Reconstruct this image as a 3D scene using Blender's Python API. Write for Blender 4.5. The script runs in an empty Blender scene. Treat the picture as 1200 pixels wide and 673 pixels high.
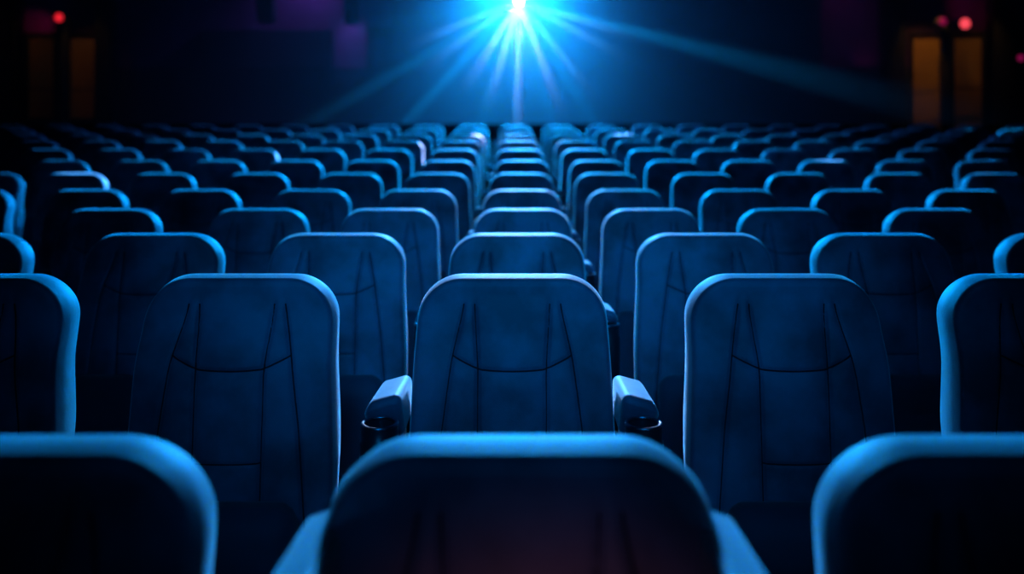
import bpy, math, random
from mathutils import Vector

random.seed(7)
C = bpy.context.scene.collection
sc = bpy.context.scene
PI = math.pi

# ------------------------------------------------------------------ camera, exposure, world
F = 1067.0                      # focal length in pixels of the 1200 px frame
VX, VY = 607.0, 136.0           # vanishing point of the rows
CAMZ = 1.36
cam_d = bpy.data.cameras.new('camera')
cam = bpy.data.objects.new('camera', cam_d); C.objects.link(cam)
cam.location = (0, 0, CAMZ); cam.rotation_euler = (PI/2, 0, 0)
cam_d.sensor_width = 36; cam_d.lens = 36*F/1200
cam_d.shift_x = -(VX-600)/1200; cam_d.shift_y = -(336.5-VY)/1200
cam_d.clip_start = 0.05
cam_d.dof.use_dof = True; cam_d.dof.focus_distance = 1.93; cam_d.dof.aperture_fstop = 1.9
sc.camera = cam
sc.view_settings.view_transform = 'Standard'; sc.view_settings.look = 'None'
sc.view_settings.exposure = 0; sc.view_settings.gamma = 1; sc.view_settings.use_curve_mapping = False
sc.cycles.use_denoising = True
sc.cycles.max_bounces = 5; sc.cycles.volume_bounces = 0
sc.cycles.sample_clamp_indirect = 3
w = bpy.data.worlds.new('world'); sc.world = w; w.use_nodes = True
w.node_tree.nodes['Background'].inputs[0].default_value = (0.00002, 0.00006, 0.00015, 1)

# ------------------------------------------------------------------ lights
BLUE = (0.0, 0.32, 1.0)
def spot(name, loc, target, energy, angle, blend=0.5, color=BLUE, radius=0.05):
    d = bpy.data.lights.new(name, 'SPOT'); d.energy = energy; d.spot_size = math.radians(angle)
    d.spot_blend = blend; d.color = color; d.shadow_soft_size = radius
    o = bpy.data.objects.new(name, d); C.objects.link(o); o.location = loc
    o.rotation_euler = (Vector(target)-Vector(loc)).to_track_quat('-Z', 'Y').to_euler()
    return o
def at(px, py, Y): return Vector(((px-VX)*Y/F, Y, CAMZ-(py-VY)*Y/F))

PROJ = at(608, 1, 15.3)
# projector: wide glow, whiter core beam
spot('projector_glow', PROJ, (0, 4, -0.6), 1150, 150, 1.0, (0.0, 0.22, 1.0), 0.03)
spot('projector_pale_glow', PROJ, (0, 4, -0.6), 55, 120, 1.0, (0.5, 0.5, 1.0), 0.03)
spot('projector_beam_core', PROJ, (0, 7.8, 1.0), 3400, 13, 1.0, (0.36, 0.52, 1.0), 0.03)
# added unseen spots that rim the seats from behind
spot('backlight_near', (0, 5.8, 2.55), (0, 1.7, 0.95), 290, 66, 0.9, BLUE, 0.12)
spot('backlight_mid', (0, 10.3, 3.2), (0, 5.2, 0.8), 3000, 80, 0.9, BLUE, 0.12)
spot('backlight_far', (0, 14.6, 3.7), (0, 9.4, 1.1), 7000, 76, 0.9, BLUE, 0.12)
spot('ceiling_downlight_far', (0, 11.6, 4.2), (0, 11.4, 0.8), 330, 110, 1.0, BLUE, 0.12)  # added spots over the rows, to brighten the seat-top bevels
spot('ceiling_downlight_mid', (0, 8.2, 4.2), (0, 8.0, 0.8), 90, 112, 1.0, BLUE, 0.12)
spot('backlight_white', (0, 6.0, 2.7), (0, 2.4, 1.02), 480, 12, 1.0, (0.5, 0.66, 1.0), 0.12)
spot('backlight_white_mid', (0, 9.5, 3.1), (0, 3.9, 1.0), 900, 17, 1.0, (0.5, 0.66, 1.0), 0.12)
# added fill spots behind the camera, brightening the seat fronts
spot('screen_fill', (0, -1.6, 3.4), (0, 3.0, 1.0), 620, 26, 1.0, (0.0, 0.30, 1.0), 0.5)
spot('front_red_glow', (0.0, -1.6, 1.3), (0.03, 0.9, 0.72), 70.0, 10, 1.0, (1.0, 0.28, 0.40), 0.1)  # added red tint on the front centre seat, no lamp there
# beams in the haze: picture angle of each beam, aimed at a real point 11 m away
# long faint beams, then short bright ones that leave the haze above the last rows
rays = [(380, 134, 12.5, 10000, 3.8), (470, 150, 12.8, 17000, 3.6), (560, 150, 12.8, 9000, 3.4), (604, 150, 13.4, 15000, 3.4),
        (648, 150, 12.8, 9000, 3.4), (700, 150, 12.6, 12000, 3.4), (955, 92, 12.3, 12000, 5.5), (480, 22, 12.4, 3500, 4.0)]
for px, py, Y, e, a in rays:
    spot('haze_beam', PROJ, at(px, py, Y), e, a, 1.0, (0.0, 0.36, 1.0), 0.015)
rays = [(529, 33), (537, 51), (571, 62), (586, 76), (607, 112), (638, 80), (663, 71), (692, 27), (683, 41)]
for k, (px, py) in enumerate(rays):
    spot('haze_beam', PROJ, at(px, py, 12.3), 42000, 2.4, 1.0, (0.34, 0.46, 1.0) if 570 <= px < 650 else (0.09, 0.36, 1.0), 0.012)

# ------------------------------------------------------------------ materials
def mat(name, base, rough=0.6, metal=0.0, sheen=0.0, bump=None, mottled=None, emis=None, spec=0.5):
    m = bpy.data.materials.new(name); m.use_nodes = True
    nt = m.node_tree; b = nt.nodes['Principled BSDF']
    b.inputs['Base Color'].default_value = (*base, 1); b.inputs['Roughness'].default_value = rough
    b.inputs['Metallic'].default_value = metal; b.inputs['Specular IOR Level'].default_value = spec
    if sheen:
        b.inputs['Sheen Weight'].default_value = sheen; b.inputs['Sheen Roughness'].default_value = 0.35
    if emis:
        b.inputs['Emission Color'].default_value = (*emis[0], 1); b.inputs['Emission Strength'].default_value = emis[1]
    tc = nt.nodes.new('ShaderNodeTexCoord')
    if mottled:
        n = nt.nodes.new('ShaderNodeTexNoise'); n.inputs['Scale'].default_value = mottled[0]; n.inputs['Detail'].default_value = 6; n.noise_dimensions = '4D'
        oi = nt.nodes.new('ShaderNodeObjectInfo'); ml = nt.nodes.new('ShaderNodeMath'); ml.operation = 'MULTIPLY'; ml.inputs[1].default_value = 40
        nt.links.new(oi.outputs['Random'], ml.inputs[0]); nt.links.new(ml.outputs[0], n.inputs['W'])
        r = nt.nodes.new('ShaderNodeValToRGB'); r.color_ramp.elements[0].position = 0.36; r.color_ramp.elements[1].position = 0.62
        k = mottled[1]
        r.color_ramp.elements[0].color = (base[0]*k, base[1]*k, base[2]*k, 1); r.color_ramp.elements[1].color = (*base, 1)
        nt.links.new(tc.outputs['Object'], n.inputs['Vector']); nt.links.new(n.outputs['Fac'], r.inputs['Fac'])
        nt.links.new(r.outputs['Color'], b.inputs['Base Color'])
    if bump:
        n2 = nt.nodes.new('ShaderNodeTexNoise'); n2.inputs['Scale'].default_value = bump[0]; n2.inputs['Detail'].default_value = 3
        bp = nt.nodes.new('ShaderNodeBump'); bp.inputs['Strength'].default_value = bump[1]; bp.inputs['Distance'].default_value = bump[2]
        nt.links.new(tc.outputs['Object'], n2.inputs['Vector']); nt.links.new(n2.outputs['Fac'], bp.inputs['Height'])
        nt.links.new(bp.outputs['Normal'], b.inputs['Normal'])
    return m
M = {
    'velvet': mat('blue_velvet', (0.15, 0.19, 0.28), 0.58, sheen=1.0, spec=0.65, bump=(480, 0.55, 0.0015), mottled=(8, 0.35)),
    'cushion': mat('dark_cushion_fabric', (0.06, 0.08, 0.12), 0.7, sheen=0.35, bump=(500, 0.4, 0.001)),
    'thread': mat('seam_thread', (0.006, 0.007, 0.01), 0.9),
    'shell': mat('black_plastic_shell', (0.012, 0.013, 0.016), 0.45, bump=(300, 0.2, 0.0005)),
    'metal': mat('dark_steel', (0.03, 0.032, 0.036), 0.4, 0.8),
    'cup': mat('cup_holder_plastic', (0.02, 0.02, 0.025), 0.3),
    'ring': mat('polished_ring', (0.35, 0.38, 0.45), 0.3, 1.0),
    'carpet': mat('dark_carpet', (0.012, 0.014, 0.022), 0.95, bump=(200, 0.5, 0.004), mottled=(4, 0.6)),
    'lowwall': mat('navy_wall', (0.03, 0.036, 0.06), 0.85, mottled=(1.5, 0.75)),
    'plum': mat('plum_wall', (0.15, 0.07, 0.20), 0.8, mottled=(1.2, 0.8)),
    'navy': mat('navy_panel', (0.02, 0.035, 0.06), 0.8),
    'black': mat('black_paint', (0.008, 0.008, 0.01), 0.7),
    'amber': mat('amber_blind', (0.5, 0.26, 0.06), 0.8, bump=(60, 0.1, 0.002)),
    'red_lens': mat('red_lens', (0.5, 0.02, 0.03), 0.3, emis=((1.0, 0.018, 0.035), 0.95)),
    'red_lens_hot': mat('bright_red_lens', (0.5, 0.02, 0.03), 0.3, emis=((1.0, 0.07, 0.10), 1.25)),
    'pink_lens': mat('dim_magenta_lens', (0.3, 0.02, 0.1), 0.3, emis=((0.35, 0.006, 0.09), 0.55)),
    'white_lens': mat('projector_lens_glow', (0.8, 0.9, 1.0), 0.2, emis=((0.85, 0.93, 1.0), 60)),
}

# ------------------------------------------------------------------ mesh helpers
class MB:
    def __init__(s): s.v, s.f, s.m = [], [], []
    def add(s, vs, fs, mi=0):
        o = len(s.v); s.v += [tuple(p) for p in vs]; s.f += [tuple(i+o for i in f) for f in fs]; s.m += [mi]*len(fs)
    def mesh(s, name, mats, smooth=True):
        me = bpy.data.meshes.new(name); me.from_pydata(s.v, [], s.f)
        for m in mats: me.materials.append(m)
        me.polygons.foreach_set('material_index', s.m)
        me.polygons.foreach_set('use_smooth', [smooth]*len(s.f)); me.update()
        return me
def tube(mb, pts, r, n=6, mi=0):
    pts = [Vector(p) for p in pts]; vs = []; fs = []
    for i, p in enumerate(pts):
        t = (pts[min(i+1, len(pts)-1)]-pts[max(i-1, 0)]).normalized()
        a = t.orthogonal().normalized() if abs(t.y) > .9 else t.cross(Vector((0, 1, 0))).normalized()
        b = t.cross(a)
        for k in range(n):
            an = 2*PI*k/n; vs.append(p+a*math.cos(an)*r+b*math.sin(an)*r)
    for i in range(len(pts)-1):
        for k in range(n):
            k2 = (k+1) % n; fs.append((i*n+k, i*n+k2, (i+1)*n+k2, (i+1)*n+k))
    fs.append(tuple(range(n-1, -1, -1))); fs.append(tuple((len(pts)-1)*n+k for k in range(n)))
    mb.add(vs, fs, mi)
def lathe(mb, prof, c, n=32, mi=0, axis='z', closed=False):
    vs = []; fs = []
    for r, h in prof:
        for k in range(n):
            a = 2*PI*k/n; x, y = r*math.cos(a), r*math.sin(a)
            vs.append((c[0]+x, c[1]+y, c[2]+h) if axis == 'z' else (c[0]+x, c[1]+h, c[2]+y))
    m = len(prof)
    for i in range(m if closed else m-1):
        j = (i+1) % m
        for k in range(n):
            k2 = (k+1) % n; fs.append((i*n+k, i*n+k2, j*n+k2, j*n+k))
    if not closed:
        if prof[0][0] > 1e-6: fs.append(tuple(range(n-1, -1, -1)))
        if prof[-1][0] > 1e-6: fs.append(tuple((m-1)*n+k for k in range(n)))
    mb.add(vs, fs, mi)
def rbox(mb, x0, x1, y0, y1, z0, z1, r=0.01, seg=4, mi=0, shape=None):
    """box with rounded edges (a cube sphere pushed out to the box)"""
    n = seg*2+2; cx, cy, cz = (x0+x1)/2, (y0+y1)/2, (z0+z1)/2
    hx, hy, hz = (x1-x0)/2-r, (y1-y0)/2-r, (z1-z0)/2-r
    co = [math.tan((-1+i/seg)*PI/4) for i in range(seg+1)]       # -1..0
    line = [(c, -1) for c in co] + [(-c, 1) for c in co[::-1]]     # direction, side
    idx = {}; vs = []; fs = []
    def vert(d, s):
        key = (round(d[0], 5), round(d[1], 5), round(d[2], 5), s)
        if key not in idx:
            v = Vector(d).normalized()*r
            p = Vector((cx+s[0]*hx+v.x, cy+s[1]*hy+v.y, cz+s[2]*hz+v.z))
            if shape: p = Vector(shape(p))
            idx[key] = len(vs); vs.append(p)
        return idx[key]
    for ax in range(3):
        for sg in (-1, 1):
            for i in range(n-1):
                for j in range(n-1):
                    q = []
                    for a, b in ((i, j), (i+1, j), (i+1, j+1), (i, j+1)):
                        d = [0, 0, 0]; s = [0, 0, 0]
                        d[ax] = sg; s[ax] = sg
                        d[(ax+1) % 3], s[(ax+1) % 3] = line[a]; d[(ax+2) % 3], s[(ax+2) % 3] = line[b]
                        q.append(vert(d, tuple(s)))
                    if sg < 0: q.reverse()
                    if len(set(q)) == 4: fs.append(tuple(q))
    mb.add(vs, fs, mi)
def box(mb, x0, x1, y0, y1, z0, z1, mi=0):
    v = [(x, y, z) for x in (x0, x1) for y in (y0, y1) for z in (z0, z1)]
    mb.add(v, [(0, 1, 3, 2), (4, 6, 7, 5), (0, 4, 5, 1), (2, 3, 7, 6), (0, 2, 6, 4), (1, 5, 7, 3)], mi)
def link(name, me, parent=None, loc=(0, 0, 0)):
    o = bpy.data.objects.new(name, me); C.objects.link(o); o.location = loc
    if parent: o.parent = parent
    return o
def tag(o, label=None, cat=None, group=None, kind=None):
    if label: o['label'] = label
    if cat: o['category'] = cat
    if group: o['group'] = group
    if kind: o['kind'] = kind
    return o
def struct(name, mb, mats, parent=None, smooth=False):
    o = link(name, mb.mesh(name, mats, smooth), parent)
    if not parent: o['kind'] = 'structure'
    return o

# ------------------------------------------------------------------ room
rowY = list(range(1, 13))
rowpy = [500, 318, 272, 244, 222, 203, 188, 175, 165, 158, 152, 147]
SEATH = 1.02
rowtop = [CAMZ-(p-VY)*d/F for p, d in zip(rowpy, rowY)]
rowfl = [t-SEATH for t in rowtop]
HW = 9.3; YB = 17.0; CEIL = 6.0; YF = -4.0
mb = MB()                                   # floor: one terrace per row
prof = [(YF, rowfl[0])]
for i in range(11):
    prof += [(rowY[i]+0.32, rowfl[i]), (rowY[i]+0.325, rowfl[i+1])]
prof += [(12.5, rowfl[11]), (12.52, rowfl[11]+0.03), (YB+0.3, rowfl[11]+0.03)]
vs = []; fs = []
for y, z in prof: vs += [(-HW-.2, y, z), (HW+.2, y, z)]
for i in range(len(prof)-1): fs.append((2*i, 2*i+1, 2*i+3, 2*i+2))
mb.add(vs, fs); struct('floor', mb, [M['carpet']])
FB = rowfl[11]+0.03
S = YB/F
def wx(px): return (px-VX)*S
def wz(py): return CAMZ-(py-VY)*S
mb = MB(); box(mb, -HW-.2, HW+.2, YF, YB+.3, CEIL, CEIL+.1); struct('ceiling', mb, [M['black']])
mb = MB(); box(mb, -HW-.15, -HW, YF, YB+.3, -.3, CEIL); struct('wall_left', mb, [M['black']])
mb = MB(); box(mb, HW, HW+.15, YF, YB+.3, -.3, CEIL); struct('wall_right', mb, [M['black']])
# back wall: plum upper wall, navy lower wall standing slightly proud, dark centre bay
mb = MB(); box(mb, -HW, HW, YB+.1, YB+.25, FB-.1, CEIL); struct('wall_back', mb, [M['plum']])
mb = MB(); box(mb, -HW, HW, YB, YB+.099, FB-.05, wz(80)); struct('trim_1', mb, [M['lowwall']])      # lower wall lining
mb = MB(); box(mb, wx(460), wx(960), YB-.12, YB+.099, wz(80)+.002, CEIL-.01); struct('trim_2', mb, [M['navy']])   # dark centre bay
mb = MB(); box(mb, wx(430), wx(459.5), YB-.02, YB+.099, wz(80)+.002, wz(32)); struct('trim_3', mb, [M['navy']])
mb = MB(); box(mb, wx(325), wx(390)-.0, YB-.1, YB+.099, wz(80)+.002, wz(36));
box(mb, wx(237), wx(325), YB-.1, YB+.099, wz(80)+.002, wz(36)); struct('trim_4', mb, [M['navy']])
for n, (a, b) in enumerate(((1030, 1055), (-100, 28), (1156, 1290), (118, 136))):
    mb = MB(); box(mb, wx(a), wx(b), YB-.25, YB-.002 if a in (-100,) else YB-.002, FB, CEIL-.01)
    struct('trim_%d' % (5+n), mb, [M['black']])

def window(n, x0, x1, y0, y1, e, warm):
    """tall recessed opening with an amber blind, washed by a small lamp at its head"""
    mb = MB(); t = .045
    X0, X1, Z0, Z1 = wx(x0), wx(x1), wz(y1), wz(y0); Y0, Y1 = YB-.09, YB-.003
    for a in ((X0-t, X0, Z0-t, Z1+t), (X1, X1+t, Z0-t, Z1+t), (X0, X1, Z0-t, Z0), (X0, X1, Z1, Z1+t)):
        rbox(mb, a[0], a[1], Y0, Y1, a[2], a[3], .008, 2)
    fr = struct('window_%d' % n, mb, [M['black']], smooth=True)
    mb = MB(); k = 22; vs = []; fs = []                            # softly pleated blind
    for i in range(k+1):
        x = X0+(X1-X0)*i/k; yy = Y1-.012-.006*(i % 2)
        vs += [(x, yy, Z0), (x, yy, Z1)]
    for i in range(k): fs.append((2*i, 2*i+2, 2*i+3, 2*i+1))
    mb.add(vs, fs); box(mb, X0, X1, Y1-.010, Y1, Z0, Z1)
    p = link('blind', mb.mesh('blind', [M['amber']], False), fr)
    sh = {1: -.4, 2: .4, 3: -.4, 4: .4}[n]
    spot('window_head_lamp', ((X0+X1)/2+sh, YB-1.0, Z1+.75), ((X0+X1)/2, YB, Z1-.75), e*WE, 62, .9, warm, .05)  # unseen spot added off the wall to light the blind from above
W1 = (1.0, .48, .06); WE = 7.2
window(1, 34, 65, 42, 139, .30, W1)
window(2, 83, 115, 42, 139, .55, W1)
window(3, 1068, 1101, 42, 150, 3.3, W1)
window(4, 1116, 1150, 42, 150, 1.1, W1)

def sagcable(x0, x1, ya, yb, sag, label):
    mb = MB(); p = []
    for i in range(17):
        t = i/16; v = at(x0+(x1-x0)*t, ya+(yb-ya)*t+sag*4*t*(1-t), 16.74); p.append(v)
    tube(mb, p, .013, 6)
    tag(link('cable', mb.mesh('cable', [M['black']])), label, 'cable')
sagcable(1052, 1109, 106, 102, 5, 'black cable sagging across the bright amber window at right')
sagcable(1109, 1159, 102, 103, 1.5, 'black cable stretched across the dim amber window at far right')
sagcable(28, 118, 103, 104, 2, 'black cable crossing both dim amber windows at far left')

# lamp posts between the windows
def post(px, ptop, w_, label):
    p = at(px, ptop, 16.58); r = tag(link('lamp_post', None, loc=(p.x, p.y, FB)), label, 'post')
    mb = MB(); h = p.z-FB
    lathe(mb, [(.16, 0), (.16, .02), (.05, .035), (w_, .05), (w_, h-.02), (w_*.7, h), (0, h)], (0, 0, 0), 20)
    link('pole', mb.mesh('pole', [M['black']]), r)
    return r
post(74, 22, .10, 'black lamp post between the two dim amber windows at left')
post(1108, 26, .085, 'black lamp post between the two amber windows at right')
def parcan(px, py, Y, rad, lens, label, aim=(0, -1, 0)):
    p = at(px, py, Y); r = tag(link('stage_lamp', None, loc=p), label, 'lamp')
    q = Vector(aim).normalized().to_track_quat('-Y', 'Z').to_euler(); r.rotation_euler = q
    mb = MB(); R = rad*1.22
    lathe(mb, [(R, 0), (R, .03), (R*.98, .16), (R*.7, .24), (R*.3, .26), (0, .26)], (0, 0, 0), 24, axis='y')
    link('housing', mb.mesh('housing', [M['black']]), r)
    mb = MB(); lathe(mb, [(0, -.02), (rad*.6, -.012), (rad, -.002), (rad, .0)], (0, 0, 0), 24, axis='y')
    link('lens', mb.mesh('lens', [lens]), r)
    mb = MB()
    tube(mb, [(-R-.012, .08, 0), (-R-.012, .08, -R*1.5), (R+.012, .08, -R*1.5), (R+.012, .08, 0)], .012, 6)
    tube(mb, [(0, .08, -R*1.5), (0, .08, -R*2.0)], .016, 6)
    link('yoke', mb.mesh('yoke', [M['metal']]), r)
    return p
YP = 16.2
p = parcan(69, 20.5, YP, .075, M['red_lens'], 'small round red stage lamp on the left lamp post')
p = parcan(1131, 27.5, YP, .092, M['red_lens_hot'], 'brightest round red stage lamp, above the right amber windows')
p = parcan(1105, 25, YP, .07, M['pink_lens'], 'dim magenta stage lamp on top of the right lamp post')
p = parcan(1196, 68, 14.6, .05, M['pink_lens'], 'faint pink lamp near the right edge beside the dark wall')
spot('red_spill', at(1128, 34, 16.3), at(1150, 18, 17.0), 15, 38, 1.0, (1.0, .10, .09), .04)
spot('magenta_spill_right', at(1133, 20, 16.4), at(1138, 2, 17.1), 2.5, 80, 1.0, (1.0, .03, .22), .05)
spot('magenta_spill_left', at(60, 22, 16.5), at(48, 28, 17.0), 4, 48, 1.0, (1.0, .03, .2), .04)
# purple washes on the plum wall
spot('purple_wash_left', at(411, 4, 16.86), at(411, 90, 17.02), 26, 80, 1.0, (.32, .2, 1.0), .1)
spot('purple_wash_wide', at(370, -60, 16.6), at(350, 20, 17.1), 50, 110, 1.0, (.36, .16, 1.0), .1)
for px_ in (1018, 1061): spot('magenta_wash_right', at(px_, 84, 16.8), at(px_, 30, 17.1), .45, 130, 1.0, (1.0, .05, .5), .05)
spot('purple_wash_right', at(995, -80, 16.0), at(995, 40, 17.1), 12, 60, 1.0, (.7, .08, .6), .1)

# hanging loudspeakers (dark, round-bottomed) in front of the plum wall
def hangspk(x0, x1, yb, label):
    a, b = at(x0, yb, 16.62), at(x1, yb, 16.62); wd = (b.x-a.x)/2
    r = tag(link('hanging_loudspeaker', None, loc=((a.x+b.x)/2, 16.62, a.z)), label, 'speaker')
    mb = MB(); rbox(mb, -wd, wd, -.14, .14, 0, .62, wd*.62 if wd*.62 < .13 else .13, 5); link('cabinet', mb.mesh('cabinet', [M['navy']]), r)
    mb = MB(); rbox(mb, -wd*.82, wd*.82, -.152, -.139, .12, .52, .006, 2); link('grille', mb.mesh('grille', [M['black']]), r)
    mb = MB(); tube(mb, [(0, 0, .61), (0, 0, CEIL-a.z)], .02, 8); link('hanger', mb.mesh('hanger', [M['metal']]), r)
hangspk(301, 324, 28, 'dark loudspeaker hanging over the navy wall box')
hangspk(404, 421, 30, 'dark loudspeaker hanging beside the purple wall strip')

# projector
pr = tag(link('projector', None, loc=PROJ), 'ceiling-hung projector with glaring white-blue lens above the last row', 'projector')
mb = MB(); rbox(mb, -.24, .24, .12, .72, -.09, .12, .03, 4); link('body', mb.mesh('body', [M['shell']]), pr)
mb = MB(); lathe(mb, [(.06, .05), (.072, .05), (.072, .14), (.06, .14)], (0, 0, 0), 28, axis='y', closed=True); link('lens_barrel', mb.mesh('lens_barrel', [M['metal']]), pr)
mb = MB(); lathe(mb, [(0, .055), (.03, .058), (.058, .07), (.058, .075)], (0, 0, 0), 24, axis='y'); link('lens', mb.mesh('lens', [M['white_lens']]), pr)
mb = MB(); tube(mb, [(0, .42, .12), (0, .42, CEIL-PROJ.z)], .025, 10); rbox(mb, -.1, .1, .32, .52, .11, .14, .008, 2)
link('ceiling_mount', mb.mesh('ceiling_mount', [M['metal']]), pr)

# ------------------------------------------------------------------ the seat
HB = 0.60
def lerp_tab(tab, s):
    if s <= tab[0][0]: return tab[0][1]
    for (a, va), (b, vb) in zip(tab, tab[1:]):
        if s <= b:
            t = (s-a)/(b-a); return va+(vb-va)*t
    return tab[-1][1]
def smooth_tab(tab, s): return sum(lerp_tab(tab, s+d) for d in (-.02, -.01, 0, .01, .02))/5
INN = [(0, .084), (.07, .081), (.17, .0725), (.6, .0725)]
OUT = [(0, .100), (.06, .106), (.155, .129), (.29, .148), (.6, .176)]
def hline(x): return .176-.018*max(0, (abs(x)-.07)/.058) - .003*(x/.07)**2
YFRONT = [(0, -.096), (.05, -.097), (.085, -.103), (.165, -.143), (.20, -.149), (.40, -.170), (.60, -.195)]
def yfront(s): return smooth_tab(YFRONT, s)
def thick(s): return smooth_tab([(0, .096), (.10, .112), (.30, .125), (.46, .09), (.6, .07)], s)
R_T, R_B = .098, .06
def halfw(s): return .203+.018*min(1, s/.36)
def face_y(x, s, hw, detail):
    u = x/hw if hw > 1e-6 else 0
    edge = max(0, 1-u*u)*max(0, min(1, s/.09))*max(0, min(1, (HB-s)/.09))
    y = yfront(s) - .014*edge
    ax = abs(x); xi, xo = smooth_tab(INN, s), smooth_tab(OUT, s)
    fade = max(0, min(1, (s-.035)/.04))
    if detail:
        def pil(t, a, b): return max(0, math.sin(PI*max(0, min(1, (t-a)/(b-a)))))**.6
        p = 0
        if ax < xi: p = .008*pil(x, -xi, xi)
        elif ax < xo: p = .005*pil(ax, xi, xo)
        hl = hline(x)
        if ax < xo: p *= .35+.65*min(1, abs(s-hl)/.03)
        y -= p*fade*max(0, min(1, (HB-s)/.05))
        g = math.exp(-((ax-xi)/.0042)**2)+math.exp(-((ax-xo)/.0042)**2)
        if ax < xo: g += .6*math.exp(-((s-hl)/.0042)**2)
        if ax < xi: g += .6*math.exp(-((s-.355)/.003)**2)
        y += .0055*min(1, g)*fade
    return y
def backrest(detail):
    nx, nA, nS, nB = (120, 16, 130, 8) if detail else (18, 7, 12, 4)
    rows = []                                  # (cx, cs, rho, dx, ds)  s runs downwards
    for i in range(nA+1):
        a = PI/2*i/nA; rows.append((halfw(R_T)-R_T, R_T, R_T, math.sin(a), -math.cos(a)))
    for i in range(1, nS):
        s = R_T+(HB-R_T-R_B)*i/nS; rows.append((halfw(s)-R_T, s, R_T, 1, 0))
    for i in range(nB+1):
        a = PI/2*i/nB; rows.append((halfw(HB)-R_B, HB-R_B, R_B, math.cos(a), math.sin(a)))
    N = len(rows); us = [-1+2*j/nx for j in range(nx+1)]
    r1, r2 = (.015, .030) if detail else (.026, .030)
    def P(i, j, inset, mode, k=0.0):
        cx, cs, rho, dx, ds = rows[i]; hw = cx+(rho-inset)*dx; s = cs+(rho-inset)*ds
        x = us[j]*hw
        return x, s, hw
    def pt(x, y, s): return (x, y, SEATH-s)
    mb = MB(); V = []; 
    for i in range(N):
        for j in range(nx+1):
            x, s, hw = P(i, j, r1, 0); V.append(pt(x, face_y(x, s, hw, detail), s))
    loop = [(0, j) for j in range(nx+1)] + [(i, nx) for i in range(1, N)] + [(N-1, j) for j in range(nx-1, -1, -1)] + [(i, 0) for i in range(N-2, 0, -1)]
    fid = lambda i, j: i*(nx+1)+j
    fs = [(fid(i, j), fid(i+1, j), fid(i+1, j+1), fid(i, j+1)) for i in range(N-1) for j in range(nx)]
    prev = [fid(i, j) for i, j in loop]
    steps = [(r1*(1-math.sin(a)), 'f', r1*(1-math.cos(a))) for a in (PI/10, PI/5, 3*PI/10, 2*PI/5, PI/2)]
    steps += [(-.003, 'm', .3), (-.004, 'm', .55), (-.002, 'm', .8)]
    steps += [(r2*(1-math.sin(a)), 'r', r2*(1-math.cos(a))) for a in (PI/2, 2*PI/5, 3*PI/10, PI/5, PI/10, 0)]
    for inset, kind, q in steps:
        cur = []
        for i, j in loop:
            x, s, hw = P(i, j, inset, 1)
            ss = max(0, min(HB, s)); yf, T = yfront(ss), thick(ss)
            y = yf+q if kind == 'f' else (yf+T-q if kind == 'r' else yf+r1+(T-r1-r2)*q)
            cur.append(len(V)); V.append(pt(x, y, s))
        n = len(loop)
        for k in range(n):
            k2 = (k+1) % n; fs.append((prev[k], prev[k2], cur[k2], cur[k]))
        prev = cur
    # rear face
    n = len(loop); step = 1
    back = {}
    for q, (i, j) in enumerate(loop): back[(i, j)] = prev[q]
    if detail:
        for i in range(1, N-1):
            for j in range(1, nx):
                x, s, hw = P(i, j, r2, 0); back[(i, j)] = len(V); V.append(pt(x, yfront(s)+thick(s)+.0, s))
        fs += [(back[(i, j)], back[(i, j+1)], back[(i+1, j+1)], back[(i+1, j)]) for i in range(N-1) for j in range(nx)]
    else:
        fs += [tuple([back[(i, 0)], back[(i, nx)], back[(i+1, nx)], back[(i+1, 0)]]) for i in range(1, N-2)]
        fs += [tuple([back[(0, j)] for j in range(nx+1)]+[back[(1, nx)], back[(1, 0)]]),
               tuple([back[(N-2, 0)], back[(N-2, nx)]]+[back[(N-1, j)] for j in range(nx, -1, -1)])]
    mb.add(V, fs, 0)
    if detail:                                  # dark stitched seams lying in the grooves
        def q(x, s): return (x, face_y(x, s, halfw(s)-r1, True)-.0009, SEATH-s)
        for sg in (-1, 1):
            for tab in (INN, OUT):
                ss = [.05+.53*i/70 for i in range(71)]
                tube(mb, [q(sg*smooth_tab(tab, s), s) for s in ss], .0017, 5, 1)
        xs = [-.128+.256*i/60 for i in range(61)]
        tube(mb, [q(x, hline(x)) for x in xs], .0017, 5, 1)
        xs = [-.072+.144*i/40 for i in range(41)]
        tube(mb, [q(x, .355) for x in xs], .0014, 5, 1)
    return mb.mesh('backrest', [M['velvet'], M['thread']])

def seat_pan(seg):
    mb = MB()
    def sh(p):
        t = (p.z-.30)/.32                       # 0 bottom 1 top: folded up, leaning towards the backrest
        k = 1-.10*(1-t)
        return (p.x*(1-.02*t), p.y-.03+.05*t-.012*math.cos(PI*p.x/.36)*(1 if p.y < -.3 else 0), p.z)
    rbox(mb, -.178, .178, -.345, -.245, .30, .625, .046, seg, 0, sh)
    return mb.mesh('seat_cushion', [M['cushion']])
def seat_piping():
    mb = MB(); pts = []
    a, r = .176, .075
    z0, z1 = .34, .617
    for sx in (-1, 1):
        seq = []
        for i in range(13):
            an = PI/2*i/12; seq.append((sx*(a-r+r*math.sin(PI/2-an)), z1-r+r*math.sin(an)))
        seq = [(sx*a, z0)]+seq
        pts += seq if sx < 0 else seq[::-1]
    tube(mb, [(x*.99, -.342+.05*(z-.30)/.32-.002, z-.006) for x, z in pts], .004, 6)
    return mb.mesh('piping', [M['cushion']])
def shell_mesh():
    mb = MB()
    def sh(p):
        s = SEATH-p.z; return (p.x, p.y+yfront(max(0, min(HB, s)))+thick(max(0, min(HB, s))), p.z)
    rbox(mb, -.175, .175, -.004, .010, .44, .93, .006, 3, 0, sh)
    # a tall flat box bent only by its ends is split into bands so that it follows the backrest
    return mb.mesh('back_shell', [M['shell']])
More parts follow.
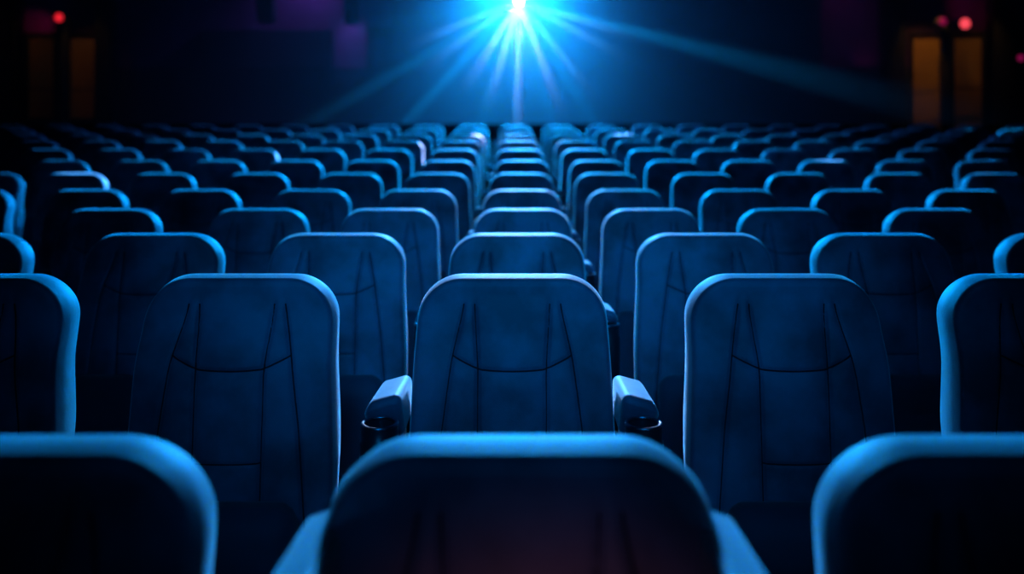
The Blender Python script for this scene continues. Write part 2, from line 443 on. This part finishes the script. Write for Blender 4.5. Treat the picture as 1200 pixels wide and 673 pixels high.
def leg_mesh(sx):
    mb = MB(); x = sx*.15
    rbox(mb, x-.02, x+.02, -.20, -.155, .012, .475, .008, 2)
    rbox(mb, x-.03, x+.03, -.30, -.05, 0, .022, .008, 2)
    rbox(mb, x-.018, x+.018, -.30, -.17, .40, .435, .008, 2)
    return mb.mesh('leg', [M['metal']])
def arm_mesh(sx):
    mb = MB()
    def sh(p):
        t = (p.y+.245)/.195                     # 0 at the front
        t = max(0, min(1, t)); o = (p.x*sx-.26)/.0375
        z = p.z
        if p.z > .77: z = p.z-.014*t-.014*o*o*(o > 0)-.006*o
        y = p.y
        if p.z < .785: y = p.y+.055*(1-t)*min(1, (.785-p.z)/.03)
        return (p.x, y, z)
    rbox(mb, sx*.26-.0375, sx*.26+.0375, -.255, -.055, .722, .820, .017, 5, 0, sh)
    return mb.mesh('armrest', [M['velvet']])
def armsup_mesh(sx):
    mb = MB(); rbox(mb, sx*.26-.028, sx*.26+.028, -.235, -.08, .40, .722, .012, 3)
    rbox(mb, sx*.215-.045, sx*.215+.045, -.20, -.16, .41, .445, .008, 2)
    return mb.mesh('armrest_support', [M['shell']])
def cup_mesh(sx):
    mb = MB(); c = (sx*.26, -.285, -.004)
    lathe(mb, [(.020, .60), (.0375, .62), (.0395, .68), (.0395, .752), (.0365, .755), (.0365, .785),
               (.032, .785), (.030, .70), (.0, .70)], c, 36)
    return mb.mesh('cup_holder', [M['cup']])
def ring_mesh(sx):
    mb = MB(); c = (sx*.26, -.285, .782)
    pr = [(.0335+.004*math.cos(2*PI*k/10), .0032*math.sin(2*PI*k/10)) for k in range(10)]
    lathe(mb, pr, c, 40, closed=True)
    return mb.mesh('rim', [M['ring']])
ME = {'back': backrest(True), 'back_lo': backrest(False), 'pan': seat_pan(6), 'pan_lo': seat_pan(2), 'piping': seat_piping(),
      'shell': shell_mesh()}
for s_ in (-1, 1):
    ME['leg', s_] = leg_mesh(s_); ME['arm', s_] = arm_mesh(s_); ME['sup', s_] = armsup_mesh(s_)
    ME['cup', s_] = cup_mesh(s_); ME['ring', s_] = ring_mesh(s_)

def make_seat(row, arms):
    near = row < 5
    r = link('cinema_seat', None)
    link('backrest', ME['back' if near else 'back_lo'], r)
    sh = link('back_shell', ME['shell'], r); sh['label'] = 'black plastic back shell'
    pn = link('seat_cushion', ME['pan' if near else 'pan_lo'], r)
    if near: link('piping', ME['piping'], pn)
    for s_ in (-1, 1): link('leg', ME['leg', s_], r)
    if arms:
        for s_ in (-1, 1):
            a = link('armrest', ME['arm', s_], r)
            link('armrest_support', ME['sup', s_], r)
            c = link('cup_holder', ME['cup', s_], r); c['label'] = 'glossy black cup holder'
            link('rim', ME['ring', s_], c)
    return r
def copy_tree(o, parent=None):
    c = o.copy(); C.objects.link(c); c.parent = parent
    for ch in o.children: copy_tree(ch, c)
    return c

# seat centres read off as metres from the centre line
X = {0: [-.522, .002, .515], 1: [-1.15, -.585, -.012, .559, 1.108],
     2: [-1.795, -1.17, -.581, -.003, .599, 1.168, 1.77],
     3: [-1.76, -1.117, -.554, .02, .573, 1.163, 1.80]}
px4 = [-30, 104, 237, 366, 490, 612, 732, 865, 997, 1132, 1262]
px5 = [-10, 88, 192, 302, 411, 513, 611, 711, 824, 935, 1051, 1165]
X[4] = [(p-VX)*4.95/F for p in px4]; X[5] = [(p-VX)*5.95/F for p in px5]
cent = {6: 612, 7: 609, 8: 607.5, 9: 606.5, 10: 605.5, 11: 604}
for k in range(6, 12):
    d = k+1; x0 = (cent[k]-VX)*(d-.05)/F; sp = .565; n = 0
    X[k] = [x0+sp*i*(1+.006*abs(i)) for i in range(-14, 15) if abs(x0+sp*i*(1+.006*abs(i)))*F/d < 612 and abs(i) < 13]
WS = {0: .955, 1: .955, 2: 1.03, 3: 1.0}
ORD = ['front', 'second', 'third', 'fourth', 'fifth', 'sixth', 'seventh', 'eighth', 'ninth', 'tenth', 'eleventh', 'last']
NUM = ['', 'next', 'second', 'third', 'fourth', 'fifth', 'sixth', 'seventh', 'eighth', 'ninth', 'tenth', 'eleventh', 'twelfth']
protos = {}
def put(row, x, i):
    arms = i == 0
    key = (row < 5, arms, row == 0)
    if key not in protos: protos[key] = s = make_seat(row, arms)
    else: s = copy_tree(protos[key])
    s.location = (x, rowY[row], rowfl[row]); s.scale = (WS.get(row, 1.0), 1, 1)
    s.rotation_euler = (0, 0, 0)
    rw = ORD[row]+' row'
    if i == 0: lab = 'blue velvet cinema seat with two armrests, in the centre of the '+rw
    else: lab = 'armless blue velvet cinema seat in the %s, %s seat %s of centre' % (rw, NUM[abs(i)] if abs(i) > 1 else 'first', 'left' if i < 0 else 'right')
    tag(s, lab, 'seat', 'cinema seats facing the screen in twelve rows')
    return s
for row in range(12):
    xs = X[row]; c = min(range(len(xs)), key=lambda q: abs(xs[q]))
    for q, x in enumerate(xs):
        s = put(row, x, q-c)
        if row == 0 and q == c:                  # this seat's arm pads sit higher and closer in
            for ch in s.children:
                if ch.name.split('.')[0] in ('armrest', 'cup_holder'):
                    ch.location = (0, .045, .135)
                    ch.scale = (.83, 1.1, 1)

# ------------------------------------------------------------------ haze
mb = MB(); box(mb, -6.8, 6.8, 10.8, 16.18, 1.245, 5.4)
hm = bpy.data.materials.new('haze'); hm.use_nodes = True; nt = hm.node_tree; nt.nodes.clear()
o_ = nt.nodes.new('ShaderNodeOutputMaterial'); v_ = nt.nodes.new('ShaderNodeVolumeScatter')
tc = nt.nodes.new('ShaderNodeTexCoord'); sp = nt.nodes.new('ShaderNodeSeparateXYZ'); mr = nt.nodes.new('ShaderNodeMapRange')
mr.interpolation_type = 'SMOOTHSTEP'                  # the haze thins out towards the seats in front
mr.inputs['From Min'].default_value = 10.8; mr.inputs['From Max'].default_value = 15.0
mr.inputs['To Min'].default_value = 0.0; mr.inputs['To Max'].default_value = 0.105
nt.links.new(tc.outputs['Object'], sp.inputs[0]); nt.links.new(sp.outputs['Y'], mr.inputs['Value'])
nt.links.new(mr.outputs['Result'], v_.inputs['Density'])
v_.inputs['Color'].default_value = (1, 1, 1, 1); v_.inputs['Anisotropy'].default_value = 0.25
nt.links.new(v_.outputs[0], o_.inputs['Volume'])
hz = link('haze', mb.mesh('haze', [hm], False))
tag(hz, 'thin haze in the air around the projector above the last rows', 'haze', kind='stuff')
